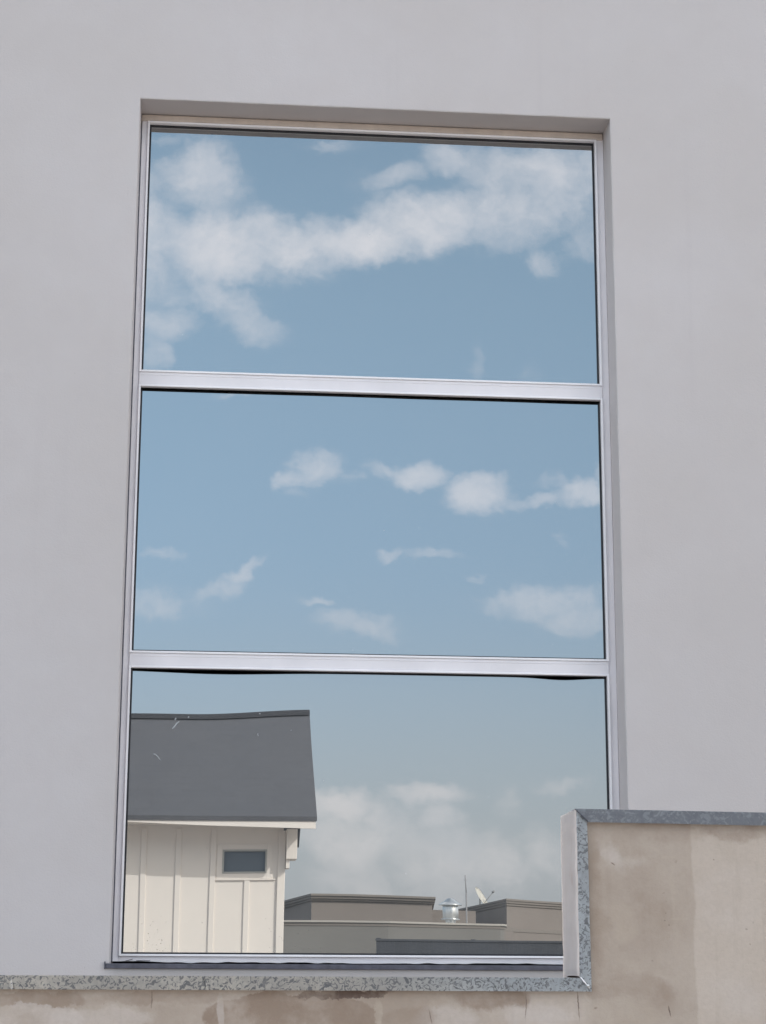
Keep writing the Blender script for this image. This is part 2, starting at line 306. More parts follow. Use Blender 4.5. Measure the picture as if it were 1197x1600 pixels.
M = dict(
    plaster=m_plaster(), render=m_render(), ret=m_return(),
    galv=m_galv('spangled_galvanised_steel', True, 0.95), galvblue=m_galv('blue_galvanised_steel', False, 0.6),
    frame=simple('satin_aluminium', (0.81, 0.785, 0.81), 0.42, 0.0, 0.05, 5.0, 0.1, 30.0),
    bead=simple('bright_aluminium_edge', (0.92, 0.90, 0.92), 0.30, 0.0, 0.03, 5.0),
    gasket_and_reflection=simple('black_rubber_and_reflection', (0.012, 0.013, 0.018), 0.6),
    headstrip=simple('beige_strip', (0.60, 0.52, 0.46), 0.7, 0, 0.08, 20.0, 0.3, 60.0),
    flash=simple('dark_bitumen_strip', (0.085, 0.085, 0.11), 0.6, 0, 0.3, 30.0, 0.5, 60.0),
    flake=simple('peeling_sealant', (0.62, 0.52, 0.50), 0.8, 0, 0.12, 30.0, 0.6, 60.0),
    rust=simple('rust_stain', (0.55, 0.33, 0.26), 0.8, 0, 0.2, 30.0),
    glass=m_glass('reflective_glazing', 0.012), glasslow=m_glass('dusty_reflective_glazing', 0.10),
    scratch=simple('white_bird_smudge', (0.46, 0.48, 0.50), 0.8), speck=simple('mud_specks', (0.16, 0.14, 0.12), 0.9),
    hwhite=simple('cream_siding_paint', (0.81, 0.765, 0.725), 0.6, 0, 0.02, 2.0, 0.1, 40.0),
    shingle=m_shingle(), hglass=simple('dark_window_glass', (0.14, 0.175, 0.22), 0.15, 0.0, 0.05),
    hframe=simple('grey_window_frame', (0.42, 0.43, 0.42), 0.5),
    bgrey=simple('grey_green_stucco', (0.205, 0.20, 0.192), 0.9, 0, 0.07, 0.6),
    bbrown=simple('brown_stucco', (0.222, 0.198, 0.185), 0.9, 0, 0.06, 0.6),
    btrim=simple('taupe_cornice', (0.21, 0.19, 0.175), 0.8, 0, 0.05, 0.6),
    bcap=simple('pale_metal_coping', (0.42, 0.40, 0.37), 0.5, 0, 0.08, 1.2),
    steel=simple('ventilator_steel', (0.62, 0.64, 0.65), 0.32, 0.85, 0.05, 3.0),
    dish=simple('ivory_dish_paint', (0.84, 0.82, 0.76), 0.5), pole=simple('grey_pole', (0.25, 0.25, 0.26), 0.5),
    screen=simple('dark_fence_mesh', (0.050, 0.056, 0.070), 0.7, 0, 0.25, 1.3),
    asphalt=simple('asphalt_yard', (0.13, 0.125, 0.12), 0.95, 0, 0.15, 1.5, 0.5, 40.0),
    concrete=simple('concrete_apron', (0.40, 0.37, 0.34), 0.9, 0, 0.1, 1.0, 0.3, 40.0),
    roofing=simple('flat_roof_felt', (0.25, 0.24, 0.23), 0.9),
)

# ------------------------------------------------------------------ helpers
def box(bm, x0, x1, y0, y1, z0, z1, bev=0.0, seg=2, mi=0):
    r = bmesh.ops.create_cube(bm, size=1.0)
    vs = r['verts']
    for v in vs:
        v.co = Vector(((x0+x1)/2 + v.co.x*(x1-x0), (y0+y1)/2 + v.co.y*(y1-y0), (z0+z1)/2 + v.co.z*(z1-z0)))
    fs = set(f for v in vs for f in v.link_faces)
    for f in fs: f.material_index = mi
    if bev > 0:
        es = list(set(e for v in vs for e in v.link_edges))
        bmesh.ops.bevel(bm, geom=es, offset=bev, segments=seg, affect='EDGES', profile=0.5)
def lathe(bm, prof, seg=32, loc=(0,0,0), mi=0):
    rings = []
    for r, z in prof:
        rings.append([bm.verts.new((loc[0]+r*math.cos(2*math.pi*k/seg), loc[1]+r*math.sin(2*math.pi*k/seg), loc[2]+z)) for k in range(seg)])
    for a, b2 in zip(rings, rings[1:]):
        for k in range(seg):
            f = bm.faces.new((a[k], a[(k+1) % seg], b2[(k+1) % seg], b2[k])); f.smooth = True; f.material_index = mi
    bm.faces.new(list(reversed(rings[0]))); bm.faces.new(rings[-1])
def tube(bm, a, b2, r, seg=10):
    a, b2 = Vector(a), Vector(b2); d = b2-a
    q = d.to_track_quat('Z', 'Y').to_matrix()
    ra = [bm.verts.new(a + q @ Vector((r*math.cos(2*math.pi*k/seg), r*math.sin(2*math.pi*k/seg), 0))) for k in range(seg)]
    rb = [bm.verts.new(b2 + q @ Vector((r*math.cos(2*math.pi*k/seg), r*math.sin(2*math.pi*k/seg), 0))) for k in range(seg)]
    for k in range(seg):
        f = bm.faces.new((ra[k], ra[(k+1) % seg], rb[(k+1) % seg], rb[k])); f.smooth = True
    bm.faces.new(list(reversed(ra))); bm.faces.new(rb)
def prism(bm, pts, z0, z1, mi=0):
    """vertical prism over a footprint"""
    lo = [bm.verts.new((x, y, z0)) for x, y in pts]; hi = [bm.verts.new((x, y, z1)) for x, y in pts]
    n = len(pts)
    for k in range(n):
        f = bm.faces.new((lo[k], lo[(k+1) % n], hi[(k+1) % n], hi[k])); f.material_index = mi
    f = bm.faces.new(hi); f.material_index = mi
    f = bm.faces.new(list(reversed(lo))); f.material_index = mi
def obj(name, bm, ms, parent=None, loc=None):
    bmesh.ops.recalc_face_normals(bm, faces=bm.faces)
    me = bpy.data.meshes.new(name); bm.to_mesh(me); bm.free()
    for q in (ms if isinstance(ms, (list, tuple)) else [ms]): me.materials.append(q)
    o = bpy.data.objects.new(name, me); C.objects.link(o)
    if parent is not None:
        o.parent = parent
        pl = Vector((0,0,0)); p = parent
        while p is not None:
            pl += p.location; p = p.parent
        me.transform(Matrix.Translation(-pl))
    return o
def tag(o, label=None, cat=None, group=None, kind=None):
    if label: o['label'] = label
    if cat: o['category'] = cat
    if group: o['group'] = group
    if kind: o['kind'] = kind
    return o
def empty(name, loc, label, cat, group=None):
    o = bpy.data.objects.new(name, None); C.objects.link(o); o.location = loc; o.empty_display_size = 0.3
    return tag(o, label, cat, group)

# ------------------------------------------------------------------ ground
bm = bmesh.new(); s = 900
vs = [bm.verts.new(p) for p in ((-s,-s,0),(s,-s,0),(s,s,0),(-s,s,0))]; bm.faces.new(vs)
tag(obj('ground', bm, M['asphalt']), kind='structure')
bm = bmesh.new(); vs = [bm.verts.new(p) for p in ((-14,-13.2,0.004),(16,-13.2,0.004),(16,-0.4,0.004),(-14,-0.4,0.004))]; bm.faces.new(vs)
tag(obj('pavement', bm, M['concrete']), kind='structure')

# ------------------------------------------------------------------ plastered building with the window opening
bld = empty('plastered_building', (0.9, 3.0, 0.0), 'pale grey plastered building wall around the tall three-pane window', 'building')
OX0, OX1, OZ0, OZ1, WY = -0.035, 1.838, 1.690, 5.019, -0.155
def ring_pts(x0, x1, z0, z1, n=70):
    p = []
    for k in range(n): p.append((x0+(x1-x0)*k/n, z0))
    for k in range(n): p.append((x1, z0+(z1-z0)*k/n))
    for k in range(n): p.append((x1-(x1-x0)*k/n, z1))
    for k in range(n): p.append((x0, z1-(z1-z0)*k/n))
    return p
bm = bmesh.new()
rings = []
inner = ring_pts(OX0, OX1, OZ0, OZ1)
def jit(p, amp, seed):
    return mnoise.noise(Vector((p[0]*9+seed, p[1]*9, seed)))*amp + mnoise.noise(Vector((p[0]*33+seed, p[1]*33, seed)))*amp*0.5
cxm, czm = (OX0+OX1)/2, (OZ0+OZ1)/2
def ringverts(off, y, amp, seed, base=inner):
    r = []
    for (x, z) in base:
        j = jit((x, z), amp, seed)
        ex = -1 if abs(x-OX0) < 1e-6 else (1 if abs(x-OX1) < 1e-6 else 0)
        ez = -1 if abs(z-OZ0) < 1e-6 else (1 if abs(z-OZ1) < 1e-6 else 0)
        r.append(bm.verts.new((x+ex*(off+j), y, z+ez*(off+j))))
    return r
rings.append(ringverts(0.0, 0.06, 0.0, 1))
rings.append(ringverts(0.0, WY+0.005, 0.0012, 2))
rings.append(ringverts(0.0014, WY+0.0015, 0.0016, 3))
rings.append(ringverts(0.005, WY, 0.0016, 4))
rings.append([bm.verts.new((x, WY, z)) for x, z in ring_pts(OX0-0.3, OX1+0.3, OZ0-0.3, OZ1+0.3)])
rings.append([bm.verts.new((x, WY, z)) for x, z in ring_pts(-7, 9, 0, 7.0)])
rings.append([bm.verts.new((x, 6.0, z)) for x, z in ring_pts(-7, 9, 0, 7.0)])
for a, b2 in zip(rings, rings[1:]):
    n = len(a)
    for k in range(n): bm.faces.new((a[k], a[(k+1) % n], b2[(k+1) % n], b2[k]))
bm.faces.new(rings[-1])
for f in bm.faces: f.smooth = False
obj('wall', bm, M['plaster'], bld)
bm = bmesh.new()
box(bm, -7.2, 9.2, -0.32, 6.25, 7.001, 7.16, 0.01)  # unseen roof, overhang and height set to shade the wall and parapet
obj('roof', bm, M['plaster'], bld)  # unseen, there to shade the wall and parapet

# window: frame mesh with panes, mullions, beads, gaskets as sub-parts
ZS = [4.9786, 3.9447, 3.8773, 2.8446, 2.7799, 1.7395]
GX0, GX1 = 0.0, 1.8
bm = bmesh.new()
FY0, FY1 = -0.016, 0.05
# perimeter members
box(bm, OX0+0.004, GX0-0.009, FY0, FY1, OZ0+0.001, OZ1-0.010, 0.0015)
box(bm, GX1+0.009, OX1-0.0005, FY0, FY1, OZ0+0.001, OZ1-0.010, 0.0015)
box(bm, GX0-0.009, GX1+0.009, FY0+0.001, FY1, ZS[0]+0.009, OZ1-0.010, 0.0015)
box(bm, GX0-0.009, GX1+0.009, FY0+0.001, FY1, OZ0+0.001, ZS[5]-0.009, 0.0015)
win = obj('window', bm, M['frame'], bld)
for zt, zb in ((ZS[1], ZS[2]), (ZS[3], ZS[4])):
    bm = bmesh.new()
    box(bm, GX0-0.008, GX1+0.008, -0.022, 0.04, zb+0.0085, zt-0.0085, 0.0015)
    # extruded rib along the upper third
    box(bm, GX0-0.008, GX1+0.008, -0.0230, -0.020, zt-0.021, zt-0.0155, 0.0008)
    obj('mullion', bm, M['frame'], win)
def ringframe(bm, x0, x1, z0, z1, wdt, y0, y1, bev=0.0):
    box(bm, x0, x0+wdt, y0, y1, z0, z1, bev); box(bm, x1-wdt, x1, y0, y1, z0, z1, bev)
    box(bm, x0+wdt, x1-wdt, y0+0.0006, y1, z1-wdt, z1, bev); box(bm, x0+wdt, x1-wdt, y0+0.0006, y1, z0, z0+wdt, bev)
panes = ((ZS[1], ZS[0]), (ZS[3], ZS[2]), (ZS[5], ZS[4]))
for pi, (z0, z1) in enumerate(panes):
    bm = bmesh.new(); ringframe(bm, GX0-0.0082, GX1+0.0082, z0-0.0082, z1+0.0082, 0.0078, -0.027, 0.03, 0.0012)
    obj('glazing_bead', bm, M['bead'], win)
    bm = bmesh.new(); ringframe(bm, GX0-0.0003, GX1+0.0003, z0-0.0003, z1+0.0003, 0.0065, -0.006, 0.004)
    # wavy dark strip put in under the mullion for the bead's reflection
    if pi > 0:
        nseg = 60; top = []; bot = []
        for k in range(nseg+1):
            x = GX0+0.005 + (GX1-GX0-0.01)*k/nseg
            if pi == 1: dpt = 0.009 + 0.002*mnoise.noise(Vector((x*2.0, 3, 0)))
            else: dpt = 0.0055 + 0.009*math.exp(-((x-0.33)/0.26)**2) + 0.008*math.exp(-((x-1.63)/0.10)**2)
            top.append(bm.verts.new((x, -0.0095, z1-0.004))); bot.append(bm.verts.new((x, -0.0095, z1-dpt)))
        for k in range(nseg): bm.faces.new((top[k], top[k+1], bot[k+1], bot[k]))
        bmesh.ops.solidify(bm, geom=[f for f in bm.faces if len(f.verts) == 4 and all(abs(v.co.y+0.0095) < 1e-6 for v in f.verts)], thickness=0.003)
    obj('gasket_and_reflection', bm, M['gasket_and_reflection'], win)
    # pane: slightly bowed sheet, as sealed units are
    bm = bmesh.new(); nx, nz = 72, 48
    grid = []
    for j in range(nz+1):
        row = []
        for i in range(nx+1):
            a, c = i/nx, j/nz; x = GX0 + a*(GX1-GX0); z = z0 + c*(z1-z0)
            bow = 0.0
            if pi == 2:
                lx = math.exp(-(x/0.17)**2)
                gx = min(1.0, max(0.0, (0.72-x)/0.5)); gx = gx*gx*(3-2*gx)
                bow += 0.0030*gx*0.142*(1+math.erf((z-2.62)/0.16))
            bow += 0.00006*math.sin(5*x+pi*2)*math.cos(6*z+pi)
            row.append(bm.verts.new((x, bow, z)))
        grid.append(row)
    for j in range(nz):
        for i in range(nx):
            f = bm.faces.new((grid[j][i], grid[j][i+1], grid[j+1][i+1], grid[j+1][i])); f.smooth = True
    if pi == 2:
        # smudges and mud specks stuck on the outside of the lowest pane
        def mark(pts, wd, mi):
            q = [Vector((p[0], -0.0016, p[1])) for p in pts]
            L_, R_ = [], []
            for k, p in enumerate(q):
                d = (q[min(k+1, len(q)-1)]-q[max(k-1, 0)]).normalized(); nrm = Vector((-d.z, 0, d.x))
                ww = wd*(0.35+0.65*math.sin(math.pi*(k+0.5)/len(q)))
                L_.append(bm.verts.new(p+nrm*ww)); R_.append(bm.verts.new(p-nrm*ww))
            for k in range(len(q)-1):
                f = bm.faces.new((L_[k], L_[k+1], R_[k+1], R_[k])); f.material_index = mi
        mark([(0.160,2.557),(0.168,2.566),(0.176,2.578),(0.184,2.584)], 0.0022, 1)
        mark([(0.168,2.590),(0.172,2.597)], 0.0024, 1); mark([(0.216,2.600),(0.220,2.603)], 0.0020, 1)
        mark([(0.092,2.462),(0.100,2.461),(0.110,2.452),(0.118,2.440)], 0.0014, 1)
        mark([(0.478,2.545),(0.476,2.540),(0.480,2.535)], 0.0010, 1); mark([(0.60,2.556),(0.602,2.559)], 0.0012, 1)
        mark([(0.724,2.37),(0.726,2.373)], 0.0012, 1); mark([(0.48,2.618),(0.486,2.619)], 0.0014, 1)
        rs = random.Random(3)
        for _ in range(46):
            x = rs.choice([rs.uniform(0.01, 0.16), rs.uniform(0.01, 0.16), rs.uniform(0.40, 0.72)]); z = 1.7495 + abs(rs.gauss(0, 0.05 if x < 0.3 else 0.09))
            a = rs.uniform(0, 3.1); l = rs.uniform(0.001, 0.0032)
            mark([(x, z), (x+l*math.cos(a), z+l*math.sin(a)*0.6)], rs.uniform(0.0006, 0.0013), 2)
        for _ in range(7):
            x = rs.uniform(0.02, 0.42); z = 2.60+rs.uniform(0, 0.11)
            mark([(x, z), (x+0.0015, z+0.001)], 0.0012, 2)
    me_o = obj('pane', bm, [M['glass'] if pi < 2 else M['glasslow'], M['scratch'], M['speck']], win)
# the thin sheets need consistent outward normals for the bow to read right
for o in win.children:
    if o.name.startswith('pane'):
        for p in o.data.polygons:
            pass
# beige strip added over the frame head, dark joint on the left
bm = bmesh.new()
box(bm, OX0+0.001, OX1-0.001, -0.022, 0.02, OZ1-0.031, OZ1-0.002, 0.006, 3)
tag(obj('head_strip', bm, M['headstrip'], win), 'beige strip added along the head of the window')
bm = bmesh.new()
box(bm, OX0-0.001, OX0+0.005, -0.016, 0.02, OZ0+0.02, OZ1-0.05, 0.001)
obj('sealant_joint', bm, M['flash'], win)
# sill: frame foot, peeling sealant, dark flashing with a turned-up end
bm = bmesh.new()
box(bm, OX0-0.012, OX1+0.01, -0.163, -0.156, 1.6860, 1.7035, 0.002)
box(bm, OX0-0.017, OX0-0.0125, -0.165, -0.156, 1.684, 1.710, 0.001)
sill = obj('window_sill', bm, M['flash'], win)
bm = bmesh.new()
rs = random.Random(5)
x = -0.02
nseg = 150; top = []; bot = []
for k in range(nseg+1):
    x = -0.03 + 1.85*k/nseg
    h = 0.0045 + 0.004*mnoise.noise(Vector((x*6, 1.3, 0))) + 0.003*mnoise.noise(Vector((x*22, 7, 0)))
    top.append(bm.verts.new((x, -0.0190, 1.7065+max(0.0, h)))); bot.append(bm.verts.new((x, -0.0190, 1.6960)))
fs = [bm.faces.new((top[k], top[k+1], bot[k+1], bot[k])) for k in range(nseg)]
bmesh.ops.solidify(bm, geom=fs, thickness=0.002)
obj('peeling_sealant', bm, M['flake'], win)
bm = bmesh.new()
box(bm, 0.016, 0.042, -0.0175, -0.014, 1.7165, 1.7185, 0.0008)
bmesh.ops.rotate(bm, verts=bm.verts, cent=(0.03, 0, 1.7175), matrix=Matrix.Rotation(R(-14), 3, 'Y'))
obj('paint_chip', bm, M['flash'], win)
bm = bmesh.new(); box(bm, 0.055, 0.105, -0.0175, -0.014, 1.7150, 1.7168, 0.0008); obj('paint_chip', bm, M['flash'], win)

# ------------------------------------------------------------------ stepped parapet wall with galvanised coping
PX, PY = 0.745, -4.9
par = empty('parapet_wall', (PX, -4.85, 0.0), 'stained brown rendered parapet wall with a step and galvanised coping, standing before the window', 'wall')
bm = bmesh.new()
box(bm, -7, 0.7465, PY+0.004, PY+0.098, 0, 1.614)
box(bm, 0.7465, 9, PY+0.004, PY+0.098, 0, 1.735)
va = [bm.verts.new(p) for p in ((0.7465, PY+0.004, 1.735), (9, PY+0.004, 1.735), (9, PY+0.004, 1.745), (0.7465, PY+0.004, 1.815))]
vb = [bm.verts.new((v.co.x, PY+0.098, v.co.z)) for v in va]
bm.faces.new(va); bm.faces.new(list(reversed(vb)))
for k in range(4):
    if k != 0: bm.faces.new((va[k], va[(k+1) % 4], vb[(k+1) % 4], vb[k]))
obj('wall_body', bm, M['render'], par)
bm = bmesh.new()   # whitewashed end of the raised part, hand-trowelled so its arris wanders
n = 60; A_, B_, Cc = [], [], []
for k in range(n+1):
    z = 1.6215 + (1.8218-1.6215)*k/n
    j = 0.0011*mnoise.noise(Vector((0, 0, z*34)))+0.0005*mnoise.noise(Vector((3, 0, z*110)))
    tl = 0.0006*mnoise.noise(Vector((9, 1, z*50)))
    A_.append(bm.verts.new((0.7385+tl, PY+0.100, z))); B_.append(bm.verts.new((0.7385+j, PY+0.006, z))); Cc.append(bm.verts.new((0.7405+j, PY-0.0008, z)))
for k in range(n):
    bm.faces.new((A_[k], A_[k+1], B_[k+1], B_[k])); bm.faces.new((B_[k], B_[k+1], Cc[k+1], Cc[k]))
bmesh.ops.solidify(bm, geom=list(bm.faces), thickness=-0.004)
tag(obj('end_face', bm, M['ret'], par), 'whitewashed end face of the raised part of the parapet')
def flange(x0, x1, z0, z1, m_, vertical=False, seedk=0, fall=0.0, n=400, m0=0.0, m1=0.0):
    """folded sheet: front flange with a slight wave, plus its top leg"""
    bm = bmesh.new(); P1, P2 = [], []
    for k in range(n+1):
        t = k/n
        if not vertical:
            x = x0+(x1-x0)*t; wv = 0.0005*mnoise.noise(Vector((x*9, seedk, 0))); fz_ = -fall*(x-x0)
            e = 0.00025*mnoise.noise(Vector((x*22, 4, seedk)))
            xb = x0+m0+(x1-x0-m0+m1)*t
            P1.append(Vector((xb, PY-0.0045+wv, z0+e+fz_))); P2.append(Vector((x, PY-0.0055+wv, z1+fz_)))
        else:
            z = z0+(z1-z0)*t; wv = 0.0004*mnoise.noise(Vector((z*30, seedk, 0)))
            jx = 0.0009*mnoise.noise(Vector((z*28, 4, seedk)))
            P1.append(Vector((x0+jx, PY-0.0035+wv, z))); P2.append(Vector((x1+0.0012*(z1-z)/(z1-z0)+0.4*jx, PY-0.0030+wv, z)))
    a = [bm.verts.new(p) for p in P1]; b2 = [bm.verts.new(p) for p in P2]
    fs = [bm.faces.new((a[k], a[k+1], b2[k+1], b2[k])) for k in range(n)]
    if not vertical:
        c = [bm.verts.new((max(p.x, x0+0.004), PY+0.104, p.z+0.0005)) for p in P2]
        fs += [bm.faces.new((b2[k], b2[k+1], c[k+1], c[k])) for k in range(n)]
    bmesh.ops.solidify(bm, geom=fs, thickness=0.0009)
    return obj('coping', bm, m_, par)
tag(flange(-2.0, 0.7395, 1.6045, 1.6205, M['galv'], seedk=1, m1=0.0135), 'lower horizontal galvanised coping with worm-like spangle')
tag(flange(0.7375, 3.5, 1.8060, 1.8220, M['galvblue'], seedk=2, fall=0.008, m0=0.0150), 'upper horizontal blue grey galvanised coping')
tag(flange(0.7395, 0.7525, 1.6045, 1.8215, M['galv'], vertical=True, seedk=3, n=80), 'upright galvanised strip down the step of the parapet')
bm = bmesh.new(); tube(bm, (0.7375, PY-0.0062, 1.8215), (0.7530, PY-0.0062, 1.8065), 0.0006, 6)
obj('mitre_seam', bm, M['flash'], par)
bm = bmesh.new(); tube(bm, (0.7400, PY-0.0062, 1.6210), (0.7505, PY-0.0062, 1.6085), 0.0008, 6)
obj('mitre_seam', bm, M['bead'], par)
bm = bmesh.new()
bmesh.ops.create_uvsphere(bm, u_segments=16, v_segments=8, radius=0.0022, matrix=Matrix.Translation((0.7487, PY-0.0062, 1.6112)))
for f in bm.faces: f.smooth = True
obj('screw', bm, M['steel'], par)
bm = bmesh.new(); vsn = 30; a = []
for k in range(vsn):
    an = 2*math.pi*k/vsn; rr = 1+0.35*mnoise.noise(Vector((math.cos(an)*2, math.sin(an)*2, 5)))
    a.append(bm.verts.new((0.7310+0.0075*rr*math.cos(an), PY-0.0062, 1.6218+0.0010*rr*math.sin(an))))
f = bm.faces.new(a); bmesh.ops.solidify(bm, geom=[f], thickness=0.0012)
obj('rust_patch', bm, M['rust'], par)

# ------------------------------------------------------------------ cream board-and-batten house across the yard (seen in the glass)
hs = empty('timber_house', (-2.0, -16.4, 0), 'cream board-and-batten house with dark shingle roof, seen reflected in the lowest pane', 'house')
HY = -14.9; HX0, HX1 = -5.2, 1.175
WX0, WX1, WZ0, WZ1 = 0.500, 0.995, 2.910, 3.170
bm = bmesh.new()
# walls as a gabled shell; the front one has the window opening cut as four panels
def panel(x0, x1, z0, z1): box(bm, x0, x1, HY-0.12, HY, z0, z1)
panel(HX0, WX0, 0, 3.443); panel(WX1, HX1, 0, 3.443); panel(WX0, WX1, 0, WZ0); panel(WX0, WX1, WZ1, 3.443)
box(bm, HX0, HX1, -17.9, -17.78, 0, 3.443)
for xa, xb in ((HX0, HX0+0.12), (HX1-0.12, HX1)):
    lo = [(-17.78, 0), (HY-0.12, 0), (HY-0.12, 3.45), (-16.4, 4.55), (-17.78, 3.53)]
    va = [bm.verts.new((xa, y, z)) for y, z in lo]; vb = [bm.verts.new((xb, y, z)) for y, z in lo]
    for k in range(5): bm.faces.new((va[k], va[(k+1) % 5], vb[(k+1) % 5], vb[k]))
    bm.faces.new(va); bm.faces.new(list(reversed(vb)))
obj('wall', bm, M['hwhite'], hs)
x = -0.405 - 0.385*12
k = 0
while x < 1.0:
    z0 = 0.15; segs = [(z0, 3.40)]
    if WX0-0.12 < x < WX1+0.05: segs = [(z0, WZ0-0.065)]
    bm = bmesh.new()
    for a, b2 in segs: box(bm, x, x+0.062, HY+0.001, HY+0.017, a, b2, 0.004)
    obj('batten', bm, M['hwhite'], hs); x += 0.385
bm = bmesh.new()
box(bm, 1.118, 1.20, HY+0.001, HY+0.028, 0.1, 3.38, 0.003); box(bm, 1.176, 1.203, -15.0, HY+0.0005, 0.1, 3.38, 0.003)
obj('corner_board', bm, M['hwhite'], hs)
# roof: two slopes with thickness, shingle uv in metres
RX0, RX1 = -5.6, 1.522
EY, EZ, RY, RZ = -14.38, 3.497, -16.42, 4.962
bm = bmesh.new(); uvl = bm.loops.layers.uv.new('UVMap')
def slope(y0, z0, y1, z1):
    L_ = math.hypot(y1-y0, z1-z0)
    v = [bm.verts.new(p) for p in ((RX0,y0,z0),(RX1,y0,z0),(RX1,y1,z1),(RX0,y1,z1))]
    f = bm.faces.new(v)
    for lp, uvv in zip(f.loops, ((RX0,0),(RX1,0),(RX1,L_),(RX0,L_))): lp[uvl].uv = uvv
    w2 = [bm.verts.new(p.co - Vector((0,0,0.05))) for p in v]
    bm.faces.new(list(reversed(w2)))
    for k in range(4): bm.faces.new((v[k], w2[k], w2[(k+1) % 4], v[(k+1) % 4]))
slope(EY, EZ, RY, RZ); slope(-18.46, EZ, RY-0.002, RZ)
roof = obj('roof', bm, M['shingle'], hs)
bm = bmesh.new()
for sgn in (1, -1):
    v = [bm.verts.new(p) for p in ((RX0, RY, RZ+0.022), (RX1, RY, RZ+0.022), (RX1, RY+sgn*0.11, RZ+0.022-0.078), (RX0, RY+sgn*0.11, RZ+0.022-0.078))]
    bm.faces.new(v)
bmesh.ops.solidify(bm, geom=list(bm.faces), thickness=0.012)
obj('ridge_cap', bm, M['shingle'], roof)
bm = bmesh.new(); fr = [(RX0+0.01, EZ-0.063), (-0.6, EZ-0.068), (0.3, EZ-0.100), (RX1-0.012, EZ-0.133), (RX1-0.012, EZ-0.022), (RX0+0.01, EZ-0.022)]
va = [bm.verts.new((x, EY-0.012, z)) for x, z in fr]; vb = [bm.verts.new((x, EY-0.045, z)) for x, z in fr]
bm.faces.new(va); bm.faces.new(list(reversed(vb)))
for k in range(6): bm.faces.new((va[k], va[(k+1) % 6], vb[(k+1) % 6], vb[k]))
obj('fascia', bm, M['hwhite'], hs)
bm = bmesh.new(); box(bm, RX0+0.02, RX1-0.02, HY+0.001, EY-0.046, EZ-0.062, EZ-0.052)
obj('soffit', bm, M['hwhite'], hs)
bm = bmesh.new()
v = [bm.verts.new(p) for p in ((RX1-0.012, EY-0.05, EZ-0.115), (RX1-0.012, RY, RZ-0.16), (RX1-0.012, RY, RZ-0.055), (RX1-0.012, EY-0.05, EZ-0.03))]
bm.faces.new(v); bmesh.ops.solidify(bm, geom=list(bm.faces), thickness=0.03)
obj('bargeboard', bm, M['hwhite'], hs)
bm = bmesh.new()
box(bm, 1.204, 1.325, -15.10, -14.74, 3.055, 3.388, 0.004); 
obj('eave_return', bm, M['hwhite'], hs)
bm = bmesh.new()
box(bm, 1.204, 1.245, -15.02, -14.78, 2.955, 3.054, 0.003)
obj('bracket', bm, M['hwhite'], hs)
bm = bmesh.new()
ringframe(bm, WX0, WX1, WZ0, WZ1, 0.018, HY-0.05, HY+0.012, 0.002)
hw = obj('window', bm, M['hframe'], hs)
bm = bmesh.new(); box(bm, WX0+0.018, WX1-0.018, HY-0.045, HY-0.035, WZ0+0.018, WZ1-0.018)
obj('pane', bm, M['hglass'], hw)
bm = bmesh.new()
ringframe(bm, WX0-0.062, WX1+0.062, WZ0-0.062, WZ1+0.062, 0.0605, HY+0.0012, HY+0.006, 0.002)
box(bm, WX0-0.07, WX1+0.10, HY+0.001, HY+0.022, WZ0-0.078, WZ0-0.0635, 0.002)
obj('window_trim', bm, M['hwhite'], hw)

# ------------------------------------------------------------------ low flat-roofed buildings farther off
def offset_pts(pts, d):
    n = len(pts); cx = sum(p[0] for p in pts)/n; cy = sum(p[1] for p in pts)/n
    out = []
    for x, y in pts:
        v = Vector((x-cx, y-cy)); l = v.length; v = v*((l+d*1.4)/l); out.append((cx+v.x, cy+v.y))
    return out
def cornice(bm, pts, steps):
    for d, z0, z1 in steps: prism(bm, offset_pts(pts, d), z0, z1)
# nearest: long grey-green block
A = empty('flat_roofed_block', (2.0, -42, 0), 'long low grey-green stucco block with a pale coping, right of the reflected house', 'building')
ptsA = [(-9.0, -37.9), (2.2, -37.8), (4.5, -37.9), (7.20, -38.6), (7.34, -38.9), (7.36, -46), (-9.0, -46)]
bm = bmesh.new(); prism(bm, ptsA, 0, 3.17); obj('wall', bm, M['bgrey'], A)
bm = bmesh.new(); prism(bm, offset_pts(ptsA, 0.04), 3.171, 3.215); obj('coping', bm, M['bcap'], A)
bm = bmesh.new(); prism(bm, offset_pts(ptsA, 0.012), 3.10, 3.168); obj('trim_band', bm, M['btrim'], A)
# behind left: brown block with moulded cornice
B = empty('flat_roofed_block', (5.0, -52, 0), 'brown flat-roofed block with moulded cornice behind the grey-green one, left of the ventilator', 'building')
ptsB = [(3.40, -49.3), (6.90, -49.9), (7.6, -57.0), (1.6, -64.0), (2.87, -54.1)]
bm = bmesh.new(); prism(bm, ptsB, 0, 4.16); prism(bm, [(6.95, -50.6), (8.3, -50.8), (8.4, -56), (6.95, -56)], 0, 4.02)
obj('wall', bm, M['bbrown'], B)
bm = bmesh.new(); cornice(bm, ptsB, ((0.05, 4.161, 4.22), (0.10, 4.221, 4.29), (0.14, 4.291, 4.35))); obj('cornice', bm, M['btrim'], B)
